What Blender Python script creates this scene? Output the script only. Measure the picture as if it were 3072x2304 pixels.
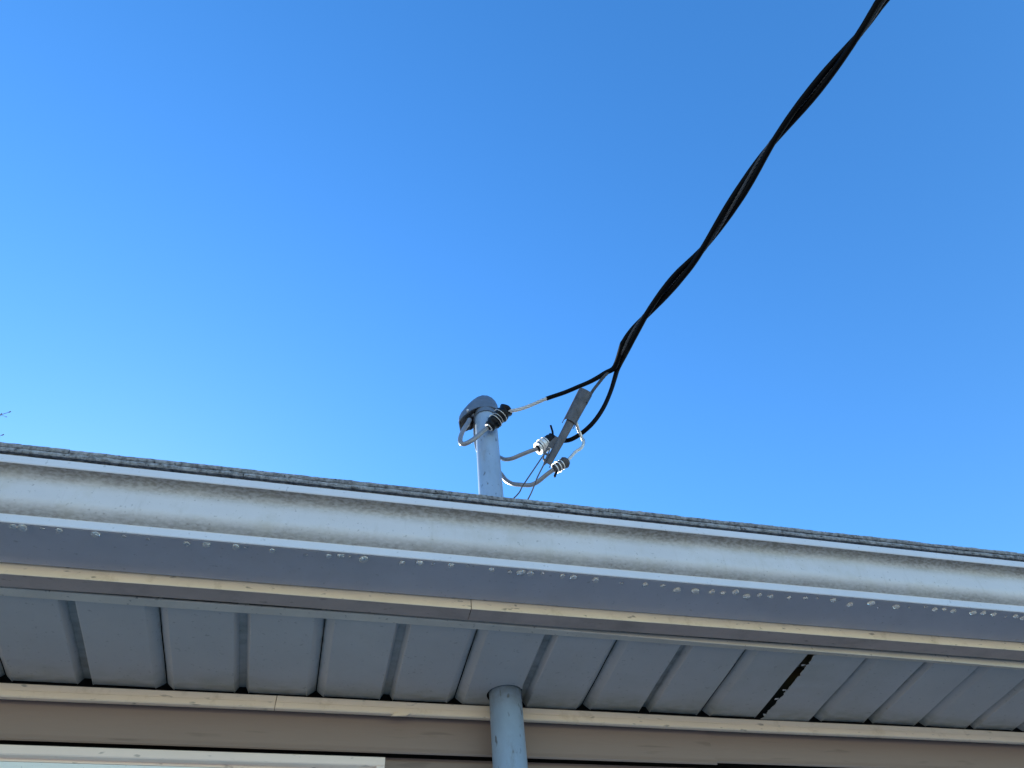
import bpy, bmesh, math, random
from mathutils import Vector, Matrix, noise

random.seed(7)
scene = bpy.context.scene
for o in list(bpy.data.objects):
    bpy.data.objects.remove(o, do_unlink=True)

# ------------------------------------------------------------------ camera
cam_data = bpy.data.cameras.new('camera')
cam_data.sensor_fit = 'HORIZONTAL'
cam_data.sensor_width = 36.0
cam_data.lens = 36.0 * 2110.0 / 3072.0
cam_data.clip_start = 0.02
cam_data.clip_end = 9000.0
cam = bpy.data.objects.new('camera', cam_data)
scene.collection.objects.link(cam)
cam.matrix_world = Matrix(((0.971261, -0.137069, -0.194586, 0.000000), (-0.225982, -0.787716, -0.573093, -1.262000), (-0.074725, 0.600596, -0.796053, 1.900000), (0.000000, 0.000000, 0.000000, 1.000000)))
scene.camera = cam

# ------------------------------------------------------------------ sky, sun, exposure
SUN_EL = math.radians(23.5)
SUN_AZ = Vector((-0.34, 0.94)).normalized()          # the sun stands behind the house, a little to the left
world = bpy.data.worlds.new('World')
scene.world = world
world.use_nodes = True
wn, wl = world.node_tree.nodes, world.node_tree.links
wn.clear()
w_out = wn.new('ShaderNodeOutputWorld')
w_bg = wn.new('ShaderNodeBackground')
w_sky = wn.new('ShaderNodeTexSky')
w_sky.sky_type = 'NISHITA'
w_sky.sun_disc = False
w_sky.sun_elevation = SUN_EL
w_sky.sun_rotation = math.atan2(SUN_AZ.x, SUN_AZ.y)
w_sky.altitude = 200.0
w_sky.air_density = 1.3
w_sky.dust_density = 0.12
w_sky.ozone_density = 3.2
w_hsv = wn.new('ShaderNodeHueSaturation')
w_hsv.inputs['Saturation'].default_value = 1.29
w_hsv.inputs['Hue'].default_value = 0.507
wl.new(w_sky.outputs['Color'], w_hsv.inputs['Color'])
wl.new(w_hsv.outputs['Color'], w_bg.inputs['Color'])
w_bg.inputs['Strength'].default_value = 0.15
wl.new(w_bg.outputs['Background'], w_out.inputs['Surface'])

sun_data = bpy.data.lights.new('sun', 'SUN')
sun_data.energy = 5.0
sun_data.angle = math.radians(0.53)
sun_data.color = (1.0, 0.93, 0.82)
sun = bpy.data.objects.new('sun', sun_data)
scene.collection.objects.link(sun)
sun_dir = Vector((SUN_AZ.x * math.cos(SUN_EL), SUN_AZ.y * math.cos(SUN_EL), math.sin(SUN_EL)))
sun.rotation_euler = (-sun_dir).to_track_quat('-Z', 'Y').to_euler()

vs = scene.view_settings
vs.view_transform = 'Standard'
vs.look = 'None'
vs.exposure = 1.17
vs.gamma = 1.0
vs.use_curve_mapping = False
scene.cycles.max_bounces = 10
scene.cycles.transmission_bounces = 8

# ------------------------------------------------------------------ helpers
COL = scene.collection

def obj(name, bm, mat=None, parent=None, smooth=False):
    me = bpy.data.meshes.new(name)
    bmesh.ops.recalc_face_normals(bm, faces=bm.faces)
    bm.to_mesh(me)
    bm.free()
    o = bpy.data.objects.new(name, me)
    COL.objects.link(o)
    if mat:
        me.materials.append(mat)
    if parent:
        o.parent = parent
    if smooth:
        for p in me.polygons:
            p.use_smooth = True
    return o

def smooth_by_angle(o, deg=35):
    me = o.data
    for p in me.polygons:
        p.use_smooth = True
    bm = bmesh.new(); bm.from_mesh(me)
    for e in bm.edges:
        if len(e.link_faces) == 2 and e.calc_face_angle(0) > math.radians(deg):
            e.smooth = False
    bm.to_mesh(me); bm.free()
    md = o.modifiers.new('normals', 'WEIGHTED_NORMAL'); md.keep_sharp = True; md.weight = 90
    return o

def empty(name, loc=(0, 0, 0)):
    # every part is modelled in world coordinates, so the Empty only marks the base
    o = bpy.data.objects.new(name, None)
    o.empty_display_size = 0.05
    COL.objects.link(o)
    return o

def tag(o, label=None, cat=None, group=None, kind=None):
    if label: o['label'] = label
    if cat: o['category'] = cat
    if group: o['group'] = group
    if kind: o['kind'] = kind
    return o

def add_box(bm, a, b):
    x0, y0, z0 = a; x1, y1, z1 = b
    v = [bm.verts.new(p) for p in ((x0,y0,z0),(x1,y0,z0),(x1,y1,z0),(x0,y1,z0),(x0,y0,z1),(x1,y0,z1),(x1,y1,z1),(x0,y1,z1))]
    for f in ((0,3,2,1),(4,5,6,7),(0,1,5,4),(1,2,6,5),(2,3,7,6),(3,0,4,7)):
        bm.faces.new([v[i] for i in f])

def solid(bm, t):
    bmesh.ops.recalc_face_normals(bm, faces=bm.faces[:])
    bm.normal_update()
    bmesh.ops.solidify(bm, geom=bm.faces[:], thickness=t)

def extrude_x(bm, prof, xs, closed=True, shift=None, cap=True):
    """prof: list of (y, z); xs: stations along x; shift(x, i) -> (dy, dz)"""
    rings = []
    for k, x in enumerate(xs):
        r = []
        for i, (y, z) in enumerate(prof):
            dy, dz = shift(x, i) if shift else (0, 0)
            r.append(bm.verts.new((x, y + dy, z + dz)))
        rings.append(r)
    n = len(prof)
    for a, b in zip(rings, rings[1:]):
        for i in range(n if closed else n - 1):
            j = (i + 1) % n
            bm.faces.new((a[i], a[j], b[j], b[i]))
    if closed and cap:
        bm.faces.new(rings[0][::-1]); bm.faces.new(rings[-1])

def frange(a, b, step):
    n = max(1, int(round((b - a) / step)))
    return [a + (b - a) * i / n for i in range(n + 1)]

def catmull(pts, sub=6):
    p = [Vector(q) for q in pts]
    p = [p[0] * 2 - p[1]] + p + [p[-1] * 2 - p[-2]]
    out = []
    for i in range(1, len(p) - 2):
        for k in range(sub):
            t = k / sub
            a, b, c, d = p[i-1], p[i], p[i+1], p[i+2]
            out.append(0.5 * ((2*b) + (c-a)*t + (2*a-5*b+4*c-d)*t*t + (3*b-a-3*c+d)*t**3))
    out.append(p[-2].copy())
    return out

def sweep(bm, pts, rad, seg=12, lobes=0, lobe_depth=0.0, twist=0.0, cap=True, wob=0.0):
    """round or stranded tube along pts; rad is a number or f(t, s); twist in radians per metre"""
    pts = [Vector(p) for p in pts]
    n = len(pts)
    T = [(pts[min(i+1, n-1)] - pts[max(i-1, 0)]).normalized() for i in range(n)]
    ref = Vector((0, 0, 1)) if abs(T[0].z) < 0.9 else Vector((1, 0, 0))
    N = (ref - T[0] * ref.dot(T[0])).normalized()
    rings, s = [], 0.0
    for i in range(n):
        if i:
            s += (pts[i] - pts[i-1]).length
            N = (N - T[i] * N.dot(T[i])).normalized()
        B = T[i].cross(N)
        r0 = rad(i / (n - 1), s) if callable(rad) else rad
        ring = []
        for k in range(seg):
            a = 2 * math.pi * k / seg
            r = r0
            if lobes:
                r = r0 * (1 - lobe_depth + lobe_depth * abs(math.cos(lobes * a / 2)))
            aa = a + twist * s
            if wob:
                r *= 1 + wob * noise.noise(Vector((s * 70, math.cos(aa) * 1.5, math.sin(aa) * 1.5)))
            ring.append(bm.verts.new(pts[i] + (N * math.cos(aa) + B * math.sin(aa)) * r))
        rings.append(ring)
    for a, b in zip(rings, rings[1:]):
        for k in range(seg):
            j = (k + 1) % seg
            bm.faces.new((a[k], a[j], b[j], b[k]))
    if cap:
        bm.faces.new(rings[0][::-1]); bm.faces.new(rings[-1])

def ring_tube(bm, c, axis, r_in, r_out, length, seg=24):
    """a short open band (with thickness) round an axis"""
    axis = Vector(axis).normalized()
    ref = Vector((0, 0, 1)) if abs(axis.z) < 0.9 else Vector((1, 0, 0))
    N = (ref - axis * ref.dot(axis)).normalized(); B = axis.cross(N)
    prof = [(r_in, -length/2), (r_out, -length/2), (r_out, length/2), (r_in, length/2)]
    rr = []
    for k in range(seg):
        a = 2 * math.pi * k / seg
        d = N * math.cos(a) + B * math.sin(a)
        rr.append([bm.verts.new(Vector(c) + d * r + axis * h) for r, h in prof])
    for k in range(seg):
        a, b = rr[k], rr[(k + 1) % seg]
        for i in range(4):
            j = (i + 1) % 4
            bm.faces.new((a[i], a[j], b[j], b[i]))

# ------------------------------------------------------------------ materials
def material(name, color, rough=0.5, metallic=0.0, spec=0.5, var=0.12, var_scale=8.0, bump=0.0, bump_scale=300.0,
             specks=0.0, speck_scale=220.0, speck_col=(0.05, 0.045, 0.035), stretch=(1, 1, 1)):
    m = bpy.data.materials.new(name)
    m.use_nodes = True
    nt = m.node_tree; N = nt.nodes; L = nt.links
    b = N['Principled BSDF']
    b.inputs['Roughness'].default_value = rough
    b.inputs['Metallic'].default_value = metallic
    b.inputs['Specular IOR Level'].default_value = spec
    geo = N.new('ShaderNodeNewGeometry')
    mp = N.new('ShaderNodeMapping'); mp.inputs['Scale'].default_value = stretch
    L.new(geo.outputs['Position'], mp.inputs['Vector'])
    nz = N.new('ShaderNodeTexNoise'); nz.inputs['Scale'].default_value = var_scale
    nz.inputs['Detail'].default_value = 8; nz.inputs['Roughness'].default_value = 0.65
    L.new(mp.outputs['Vector'], nz.inputs['Vector'])
    mr = N.new('ShaderNodeMapRange')
    mr.inputs['From Min'].default_value = 0.3; mr.inputs['From Max'].default_value = 0.7
    mr.inputs['To Min'].default_value = 1 - var; mr.inputs['To Max'].default_value = 1 + var * 0.6
    L.new(nz.outputs['Fac'], mr.inputs['Value'])
    mul = N.new('ShaderNodeVectorMath'); mul.operation = 'SCALE'
    mul.inputs[0].default_value = color[:3]
    L.new(mr.outputs['Result'], mul.inputs['Scale'])
    col = mul.outputs['Vector']
    if specks > 0:
        s = N.new('ShaderNodeTexNoise'); s.inputs['Scale'].default_value = speck_scale; s.inputs['Detail'].default_value = 2
        L.new(mp.outputs['Vector'], s.inputs['Vector'])
        r = N.new('ShaderNodeMapRange')
        r.inputs['From Min'].default_value = 0.66; r.inputs['From Max'].default_value = 0.74
        r.inputs['To Max'].default_value = specks
        L.new(s.outputs['Fac'], r.inputs['Value'])
        mx = N.new('ShaderNodeMixRGB'); mx.inputs['Color2'].default_value = (*speck_col, 1)
        L.new(r.outputs['Result'], mx.inputs['Fac']); L.new(col, mx.inputs['Color1'])
        col = mx.outputs['Color']
    L.new(col, b.inputs['Base Color'])
    if bump > 0:
        bn = N.new('ShaderNodeTexNoise'); bn.inputs['Scale'].default_value = bump_scale; bn.inputs['Detail'].default_value = 4
        L.new(mp.outputs['Vector'], bn.inputs['Vector'])
        bp = N.new('ShaderNodeBump'); bp.inputs['Strength'].default_value = bump; bp.inputs['Distance'].default_value = 0.002
        L.new(bn.outputs['Fac'], bp.inputs['Height']); L.new(bp.outputs['Normal'], b.inputs['Normal'])
    m['_col'] = 0
    return m

def grime_and_shade(m, bands, col=(0.05, 0.045, 0.032), amount=0.9, scale=26.0, stretch=(0.55, 1, 1), fine=160.0, wobble=1.6, axis='Z'):
    """strips of dirt and painted shade at given heights: bands = [(z, half height, strength)], broken up by noise"""
    nt = m.node_tree; N = nt.nodes; L = nt.links
    b = N['Principled BSDF']
    src = b.inputs['Base Color'].links[0].from_socket
    geo = N.new('ShaderNodeNewGeometry')
    sep = N.new('ShaderNodeSeparateXYZ'); L.new(geo.outputs['Position'], sep.inputs['Vector'])
    mp = N.new('ShaderNodeMapping'); mp.inputs['Scale'].default_value = stretch
    L.new(geo.outputs['Position'], mp.inputs['Vector'])
    nz = N.new('ShaderNodeTexNoise'); nz.inputs['Scale'].default_value = scale; nz.inputs['Detail'].default_value = 9
    nz.inputs['Roughness'].default_value = 0.7
    L.new(mp.outputs['Vector'], nz.inputs['Vector'])
    nf = N.new('ShaderNodeTexNoise'); nf.inputs['Scale'].default_value = fine; nf.inputs['Detail'].default_value = 6
    L.new(mp.outputs['Vector'], nf.inputs['Vector'])
    total = None
    for z, hh, st in bands:
        # the strip edge wanders with the noise
        wob = N.new('ShaderNodeMath'); wob.operation = 'MULTIPLY_ADD'
        L.new(nz.outputs['Fac'], wob.inputs[0]); wob.inputs[1].default_value = hh * wobble; wob.inputs[2].default_value = -hh * wobble / 2
        ad = N.new('ShaderNodeMath'); ad.operation = 'ADD'
        L.new(sep.outputs[axis], ad.inputs[0]); L.new(wob.outputs[0], ad.inputs[1])
        sb = N.new('ShaderNodeMath'); sb.operation = 'SUBTRACT'; L.new(ad.outputs[0], sb.inputs[0]); sb.inputs[1].default_value = z
        ab = N.new('ShaderNodeMath'); ab.operation = 'ABSOLUTE'; L.new(sb.outputs[0], ab.inputs[0])
        mr = N.new('ShaderNodeMapRange'); mr.interpolation_type = 'SMOOTHSTEP'
        mr.inputs['From Min'].default_value = 0.0; mr.inputs['From Max'].default_value = hh
        mr.inputs['To Min'].default_value = st; mr.inputs['To Max'].default_value = 0.0
        L.new(ab.outputs[0], mr.inputs['Value'])
        if total is None:
            total = mr.outputs['Result']
        else:
            mxm = N.new('ShaderNodeMath'); mxm.operation = 'MAXIMUM'
            L.new(total, mxm.inputs[0]); L.new(mr.outputs['Result'], mxm.inputs[1]); total = mxm.outputs[0]
    gr = N.new('ShaderNodeMapRange'); gr.inputs['From Min'].default_value = 0.36; gr.inputs['From Max'].default_value = 0.62
    gr.inputs['To Min'].default_value = 0.55; gr.inputs['To Max'].default_value = 1.0
    L.new(nf.outputs['Fac'], gr.inputs['Value'])
    mu = N.new('ShaderNodeMath'); mu.operation = 'MULTIPLY'; L.new(total, mu.inputs[0]); L.new(gr.outputs['Result'], mu.inputs[1])
    mu2 = N.new('ShaderNodeMath'); mu2.operation = 'MULTIPLY'; L.new(mu.outputs[0], mu2.inputs[0]); mu2.inputs[1].default_value = amount
    mx = N.new('ShaderNodeMixRGB'); mx.inputs['Color2'].default_value = (*col, 1)
    L.new(mu2.outputs[0], mx.inputs['Fac']); L.new(src, mx.inputs['Color1'])
    L.new(mx.outputs['Color'], b.inputs['Base Color'])
    return m

def mottle(m, col, scale, lo, hi, amount=1.0, stretch=(1, 1, 1)):
    """patches of a second colour (lichen, algae, rust)"""
    nt = m.node_tree; N = nt.nodes; L = nt.links
    b = N['Principled BSDF']
    src = b.inputs['Base Color'].links[0].from_socket
    geo = N.new('ShaderNodeNewGeometry')
    nz = N.new('ShaderNodeTexNoise'); nz.inputs['Scale'].default_value = scale; nz.inputs['Detail'].default_value = 7
    nz.inputs['Roughness'].default_value = 0.7
    mp = N.new('ShaderNodeMapping'); mp.inputs['Scale'].default_value = stretch
    L.new(geo.outputs['Position'], mp.inputs['Vector']); L.new(mp.outputs['Vector'], nz.inputs['Vector'])
    mr = N.new('ShaderNodeMapRange'); mr.inputs['From Min'].default_value = lo; mr.inputs['From Max'].default_value = hi
    mr.inputs['To Max'].default_value = amount
    L.new(nz.outputs['Fac'], mr.inputs['Value'])
    mx = N.new('ShaderNodeMixRGB'); mx.inputs['Color2'].default_value = (*col, 1)
    L.new(mr.outputs['Result'], mx.inputs['Fac']); L.new(src, mx.inputs['Color1'])
    L.new(mx.outputs['Color'], b.inputs['Base Color'])
    return m

Z0 = 1.9            # eye height of the photographer
Y0 = -1.262         # the wall face is y = 0
M = {}
M['gutter'] = grime_and_shade(material('gutter_paint', (0.62, 0.59, 0.58), rough=0.42, var=0.07, var_scale=9, bump=0.05, bump_scale=240, specks=0.35, speck_scale=190),
                    [(Z0 + 0.788, 0.027, 1.0), (Z0 + 0.7200, 0.025, 0.85)], col=(0.15, 0.125, 0.09), amount=0.85, wobble=0.75, scale=16.0, stretch=(0.5, 1, 1), fine=260.0)  # dirt below the lip and at the foot, some ogee shading painted in
mottle(M['gutter'], (0.42, 0.38, 0.30), 18, 0.50, 0.72, 0.40)
mottle(M['gutter'], (0.26, 0.23, 0.17), 1.0, 0.56, 0.76, 0.26, stretch=(75, 5, 12))
M['gutter_clean'] = material('gutter_trim_paint', (0.66, 0.645, 0.65), rough=0.42, var=0.06, var_scale=9, bump=0.03, bump_scale=240, specks=0.25, speck_scale=160)
M['gutter_bottom'] = mottle(material('gutter_bottom_shaded', (0.45, 0.45, 0.49), rough=0.5, var=0.10, var_scale=7, bump=0.05, specks=0.3, speck_scale=120), (0.33, 0.29, 0.27), 6, 0.55, 0.8, 0.4)  # gutter paint darkened, underside shade is partly in the colour
M['cream'] = mottle(material('cream_paint', (0.96, 0.81, 0.60), rough=0.5, var=0.10, var_scale=22, bump=0.06, bump_scale=260, specks=0.55, speck_scale=150, stretch=(0.35, 1, 1)), (0.50, 0.38, 0.20), 30, 0.55, 0.75, 0.5)
M['cream_dark'] = mottle(material('dark_cream_paint', (0.47, 0.37, 0.32), rough=0.6, var=0.15, var_scale=16, bump=0.06, bump_scale=260, specks=0.4, speck_scale=120, stretch=(0.4, 1, 1)), (0.26, 0.22, 0.19), 9, 0.5, 0.7, 0.6)  # darker, greyer cream for the fascia underside
M['cream_trim'] = mottle(material('cream_trim_vinyl', (0.96, 0.80, 0.60), rough=0.5, var=0.08, var_scale=14, bump=0.05, bump_scale=260, specks=0.5, speck_scale=110, stretch=(0.3, 1, 1)), (0.55, 0.40, 0.20), 22, 0.56, 0.74, 0.45)
M['channel'] = material('soffit_channel_vinyl', (0.66, 0.60, 0.51), rough=0.5, var=0.12, var_scale=12, specks=0.5, speck_scale=120, bump=0.05)
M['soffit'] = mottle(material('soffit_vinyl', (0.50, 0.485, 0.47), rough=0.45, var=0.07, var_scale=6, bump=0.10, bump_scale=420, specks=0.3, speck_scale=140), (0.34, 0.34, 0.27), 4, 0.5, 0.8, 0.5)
M['soffit'] = grime_and_shade(M['soffit'], [(Y0 + 1.262, 0.085, 1.0)], col=(0.19, 0.185, 0.12), amount=0.75, scale=9, fine=70, wobble=0.9, axis='Y')  # algae along the wall, plus light falloff painted into the colour
M['soffit'] = grime_and_shade(M['soffit'], [(Z0 + 0.7115, 0.006, 1.0)], col=(0.16, 0.16, 0.13), amount=0.75, fine=60)  # darker tone in the recessed grooves of the panels
M['flake'] = material('torn_vinyl_edge', (0.45, 0.44, 0.43), rough=0.5, var=0.1)
M['siding'] = material('taupe_siding_vinyl', (0.30, 0.235, 0.205), rough=0.5, var=0.05, var_scale=7, bump=0.18, bump_scale=150, specks=0.25, speck_scale=70, stretch=(0.12, 1, 1))
M['white_trim'] = material('window_trim_paint', (0.88, 0.73, 0.62), rough=0.45, var=0.08, var_scale=12, specks=0.4, speck_scale=110, stretch=(0.4, 1, 1), bump=0.05)
M['white_frame'] = material('window_frame_vinyl', (0.80, 0.84, 0.80), rough=0.4, var=0.04, specks=0.2)
M['glass'] = material('window_pane_glass', (0.05, 0.06, 0.07), rough=0.05, var=0.0)
M['board'] = material('bare_sheathing', (0.035, 0.028, 0.02), rough=0.9, var=0.3, var_scale=9)
M['shingle'] = mottle(material('asphalt_shingle', (0.29, 0.295, 0.31), rough=0.95, var=0.8, var_scale=110, bump=1.0, bump_scale=260, specks=0.95, speck_scale=150, speck_col=(0.02, 0.018, 0.02)), (0.36, 0.37, 0.36), 60, 0.50, 0.68, 0.75)
M['roof'] = material('asphalt_roofing', (0.34, 0.33, 0.31), rough=0.95, var=0.4, var_scale=40, bump=0.8, bump_scale=300, specks=0.7)
M['pipe'] = mottle(material('painted_conduit', (0.26, 0.36, 0.49), rough=0.42, metallic=0.0, spec=0.5, var=0.16, var_scale=18, bump=0.12, bump_scale=130, specks=0.8, speck_scale=90, speck_col=(0.07, 0.08, 0.09), stretch=(1, 1, 0.45)), (0.17, 0.20, 0.22), 26, 0.54, 0.70, 0.75, stretch=(1, 1, 0.4))
grime_and_shade(M['pipe'], [(Z0 + 0.70, 0.045, 1.0)], col=(0.15, 0.16, 0.12), amount=0.7, scale=30, fine=90, wobble=1.2)
M['head'] = material('cast_weatherhead', (0.15, 0.18, 0.22), rough=0.42, metallic=0.35, var=0.2, var_scale=45, bump=0.15, bump_scale=240, specks=0.5, speck_scale=110, speck_col=(0.08, 0.08, 0.09))
M['black'] = material('black_insulation', (0.0025, 0.0025, 0.0032), rough=0.55, spec=0.08, var=0.3, var_scale=60, bump=0.05)
M['dark_plastic'] = material('dark_bakelite', (0.02, 0.018, 0.018), rough=0.35, var=0.4, var_scale=90)
M['tape'] = material('black_rubber_tape', (0.006, 0.007, 0.010), rough=0.45, spec=0.18, var=0.5, var_scale=120, bump=0.3, bump_scale=180)
M['wire_grey'] = material('weathered_wire_jacket', (0.20, 0.20, 0.21), rough=0.32, spec=1.0, var=0.2, var_scale=60, bump=0.08)
M['bare_alu'] = material('bare_aluminium_strand', (0.55, 0.54, 0.52), rough=0.38, metallic=0.9, var=0.2, var_scale=80)
M['old_alu'] = material('weathered_aluminium_strand', (0.07, 0.07, 0.075), rough=0.45, metallic=0.8, var=0.4, var_scale=60)
M['galv'] = material('galvanised_steel', (0.105, 0.098, 0.10), rough=0.6, metallic=0.4, var=0.5, var_scale=55, bump=0.25, bump_scale=220, specks=0.6, speck_scale=160, stretch=(1, 1, 0.4))
M['zinc'] = material('bright_band', (0.70, 0.69, 0.67), rough=0.45, metallic=0.4, var=0.15)
M['bark'] = material('tree_bark', (0.10, 0.075, 0.06), rough=0.9, var=0.4, var_scale=25, bump=0.5, bump_scale=60)
M['ground'] = mottle(material('pale_ground', (0.50, 0.43, 0.32), rough=0.95, var=0.35, var_scale=2.5, bump=0.5, bump_scale=60), (0.54, 0.46, 0.35), 0.8, 0.45, 0.65, 0.8)  # dry ground, made pale to bounce more light onto the eave
M['bounce_slab'] = material('bounce_concrete', (0.50, 0.47, 0.43), rough=0.9, var=0.15, var_scale=3, bump=0.3, bump_scale=120)
wm = bpy.data.materials.new('water'); wm.use_nodes = True
wb = wm.node_tree.nodes['Principled BSDF']
wb.inputs['Base Color'].default_value = (1, 1, 1, 1); wb.inputs['Roughness'].default_value = 0.07
wb.inputs['IOR'].default_value = 1.33; wb.inputs['Transmission Weight'].default_value = 0.86
M['water'] = wm

# ------------------------------------------------------------------ ground
bm = bmesh.new()
S = 4000.0
for f in (((-S,-S,0),(S,-S,0),(S,S,0),(-S,S,0)),):
    bm.faces.new([bm.verts.new(p) for p in f])
tag(obj('ground', bm, M['ground']), kind='structure')
bm = bmesh.new()
add_box(bm, (-4.2, -4.5, -0.1), (5.2, -0.02, 0.06))
tag(obj('bounce_slab', bm, M['bounce_slab']), kind='structure')  # unseen pale slab, added to bounce light up to the undersides

# ------------------------------------------------------------------ house
house = empty('house')
tag(house, 'house with white gutter, grey vinyl soffit and taupe lap siding', 'house')

def yz(y, z):            # eave section, measured from the photographer's eye
    return (Y0 + y, Z0 + z)

XL, XR = -4.0, 5.0
DEPTH = 6.4
ZS = Z0 + 0.697          # underside of the soffit panels
# wall body: sheathing behind the siding, plus the other three walls
bm = bmesh.new()
add_box(bm, (XL, 0.050, 0.0), (XR, 0.16, Z0 + 0.86))
add_box(bm, (XL, 0.16, 0.0), (XL + 0.14, DEPTH - 0.14, Z0 + 0.86))
add_box(bm, (XR - 0.14, 0.16, 0.0), (XR, DEPTH - 0.14, Z0 + 0.86))
add_box(bm, (XL, DEPTH - 0.14, 0.0), (XR, DEPTH, Z0 + 0.86))
wall = obj('wall', bm, M['board'], house)

def siding_board(x0, x1, ztop, zbot, lift=0.0, top_y=0.027):
    # vinyl lap: face leans out to the butt, which rolls under
    h = ztop - zbot
    prof = [(top_y - lift, ztop), (0.006 - lift, zbot + 0.012), (0.0035 - lift, zbot + 0.006), (0.0030 - lift, zbot + 0.0022), (0.0050 - lift, zbot),
            (0.0068 - lift, zbot + 0.0004), (0.0072 - lift, zbot + 0.003), (0.0082 - lift, zbot + 0.014), (top_y + 0.0018 - lift, ztop)]
    bm = bmesh.new()
    extrude_x(bm, prof, [x0, x1])
    return smooth_by_angle(obj('siding_board', bm, M['siding'], wall), 40)

LIP1 = Z0 + 0.6085
siding_board(XL, 0.7486, Z0 + 0.694, LIP1, lift=0.0022, top_y=0.012)
siding_board(0.7486 - 0.03, XR, Z0 + 0.694, LIP1 + 0.0045, top_y=0.012)
zt = LIP1 + 0.003
k = 0
while zt > 0.2:
    zb = zt - 0.003 - 0.114
    xs = [XL, [0.9, -0.4, 1.9, -1.2][k % 4], XR]
    siding_board(xs[0], xs[1] + 0.02, zt, zb, lift=0.0022)
    siding_board(xs[1], xs[2], zt, zb)
    zt = zb + 0.003
    k += 1

# trim under the soffit, against the wall (in three lengths)
def wall_trim(x0, x1, z_off=0.0, y_off=0.0):
    y, t = 1.248 + y_off, 0.6943 + z_off
    prof = [yz(y + 0.001, t), yz(y, t - 0.0015), yz(y, t - 0.012), yz(y - 0.0012, t - 0.0135), yz(y - 0.0012, t - 0.0217), yz(y + 0.0008, t - 0.0237),
            yz(y + 0.0085, t - 0.0237), yz(y + 0.0085, t)]
    bm = bmesh.new()
    extrude_x(bm, prof, frange(x0, x1, 0.12), shift=lambda x, i: (0.0006 * math.sin(x * 9), 0.0005 * math.sin(x * 5 + 1)))
    return smooth_by_angle(obj('wall_trim', bm, M['cream_trim'], house), 30)
wall_trim(XL, -0.0862 - 0.0008)
wall_trim(-0.0862 + 0.0004, XR, z_off=-0.0006, y_off=-0.0012)
# a broken tongue of that trim, bent out and down
bm = bmesh.new()
tp = [(0.1165, -0.0152, 2.5642), (0.1227, -0.0152, 2.5689), (0.1324, -0.0152, 2.5707), (0.1377, -0.0152, 2.5737), (0.1509, -0.0152, 2.5732), (0.1489, -0.0152, 2.5692), (0.1425, -0.0152, 2.5654)]
fv = [bm.verts.new(Vector(p) + Vector((0, -0.004, 0))) for p in tp]
bv = [bm.verts.new(Vector(p) + Vector((0, -0.0015, 0))) for p in tp]
bm.faces.new(fv); bm.faces.new(bv[::-1])
for i in range(len(tp)):
    j = (i + 1) % len(tp)
    bm.faces.new((fv[i], bv[i], bv[j], fv[j]))
obj('broken_tongue', bm, M['cream_trim'], house)

# window head at the lower left
WX = 0.1105
bm = bmesh.new()
prof = [yz(1.236, 0.588), yz(1.2345, 0.5865), yz(1.2345, 0.5745), yz(1.236, 0.573), yz(1.2485, 0.573), yz(1.2485, 0.569), yz(1.262, 0.569), yz(1.262, 0.588)]
extrude_x(bm, prof, [WX - 1.25, WX])
for x in (WX - 1.25, WX - 0.0135):
    add_box(bm, (x, Y0 + 1.2348, Z0 - 0.60), (x + 0.0135, Y0 + 1.2618, Z0 + 0.5725))
add_box(bm, (WX - 1.25, Y0 + 1.2345, Z0 - 0.62), (WX, Y0 + 1.2618, Z0 - 0.601))
win = obj('window', bm, M['white_trim'], house)
bm = bmesh.new()
for (x0, x1, z0, z1) in ((WX - 1.236, WX - 0.014, 0.524, 0.568), (WX - 1.236, WX - 1.19, -0.55, 0.5235), (WX - 0.06, WX - 0.014, -0.55, 0.5235), (WX - 1.1895, WX - 0.0605, -0.02, 0.025), (WX - 1.236, WX - 0.014, -0.5995, -0.5505)):
    add_box(bm, (x0, Y0 + 1.248, Z0 + z0), (x1, Y0 + 1.2615, Z0 + z1))
obj('frame', bm, M['white_frame'], win)
for z0, z1 in ((0.0255, 0.5235), (-0.55, -0.0205)):
    bm = bmesh.new()
    add_box(bm, (WX - 1.1895, Y0 + 1.257, Z0 + z0), (WX - 0.0605, Y0 + 1.261, Z0 + z1))
    obj('pane', bm, M['glass'], win)

# soffit: channel along the fascia, then ribbed panels
def chan_drop(x):
    return -0.0185 * min(1.0, max(0.0, (x - 0.05) / 1.75)) + 0.0
bm = bmesh.new()
prof = [yz(0.9922, 0.6972), yz(0.9922, 0.6954), yz(0.9930, 0.6945), yz(1.0105, 0.6945), yz(1.0112, 0.6952), yz(1.0112, 0.6965), yz(0.9940, 0.6972)]
extrude_x(bm, prof, frange(XL, XR, 0.1), shift=lambda x, i: (0, chan_drop(x) * (1.0 if i in (1, 2) else (0.35 if i in (3, 4, 5) else 0)) + 0.0006 * math.sin(x * 7)))
soffit = smooth_by_angle(obj('soffit', bm, M['channel'], house), 30)

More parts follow.
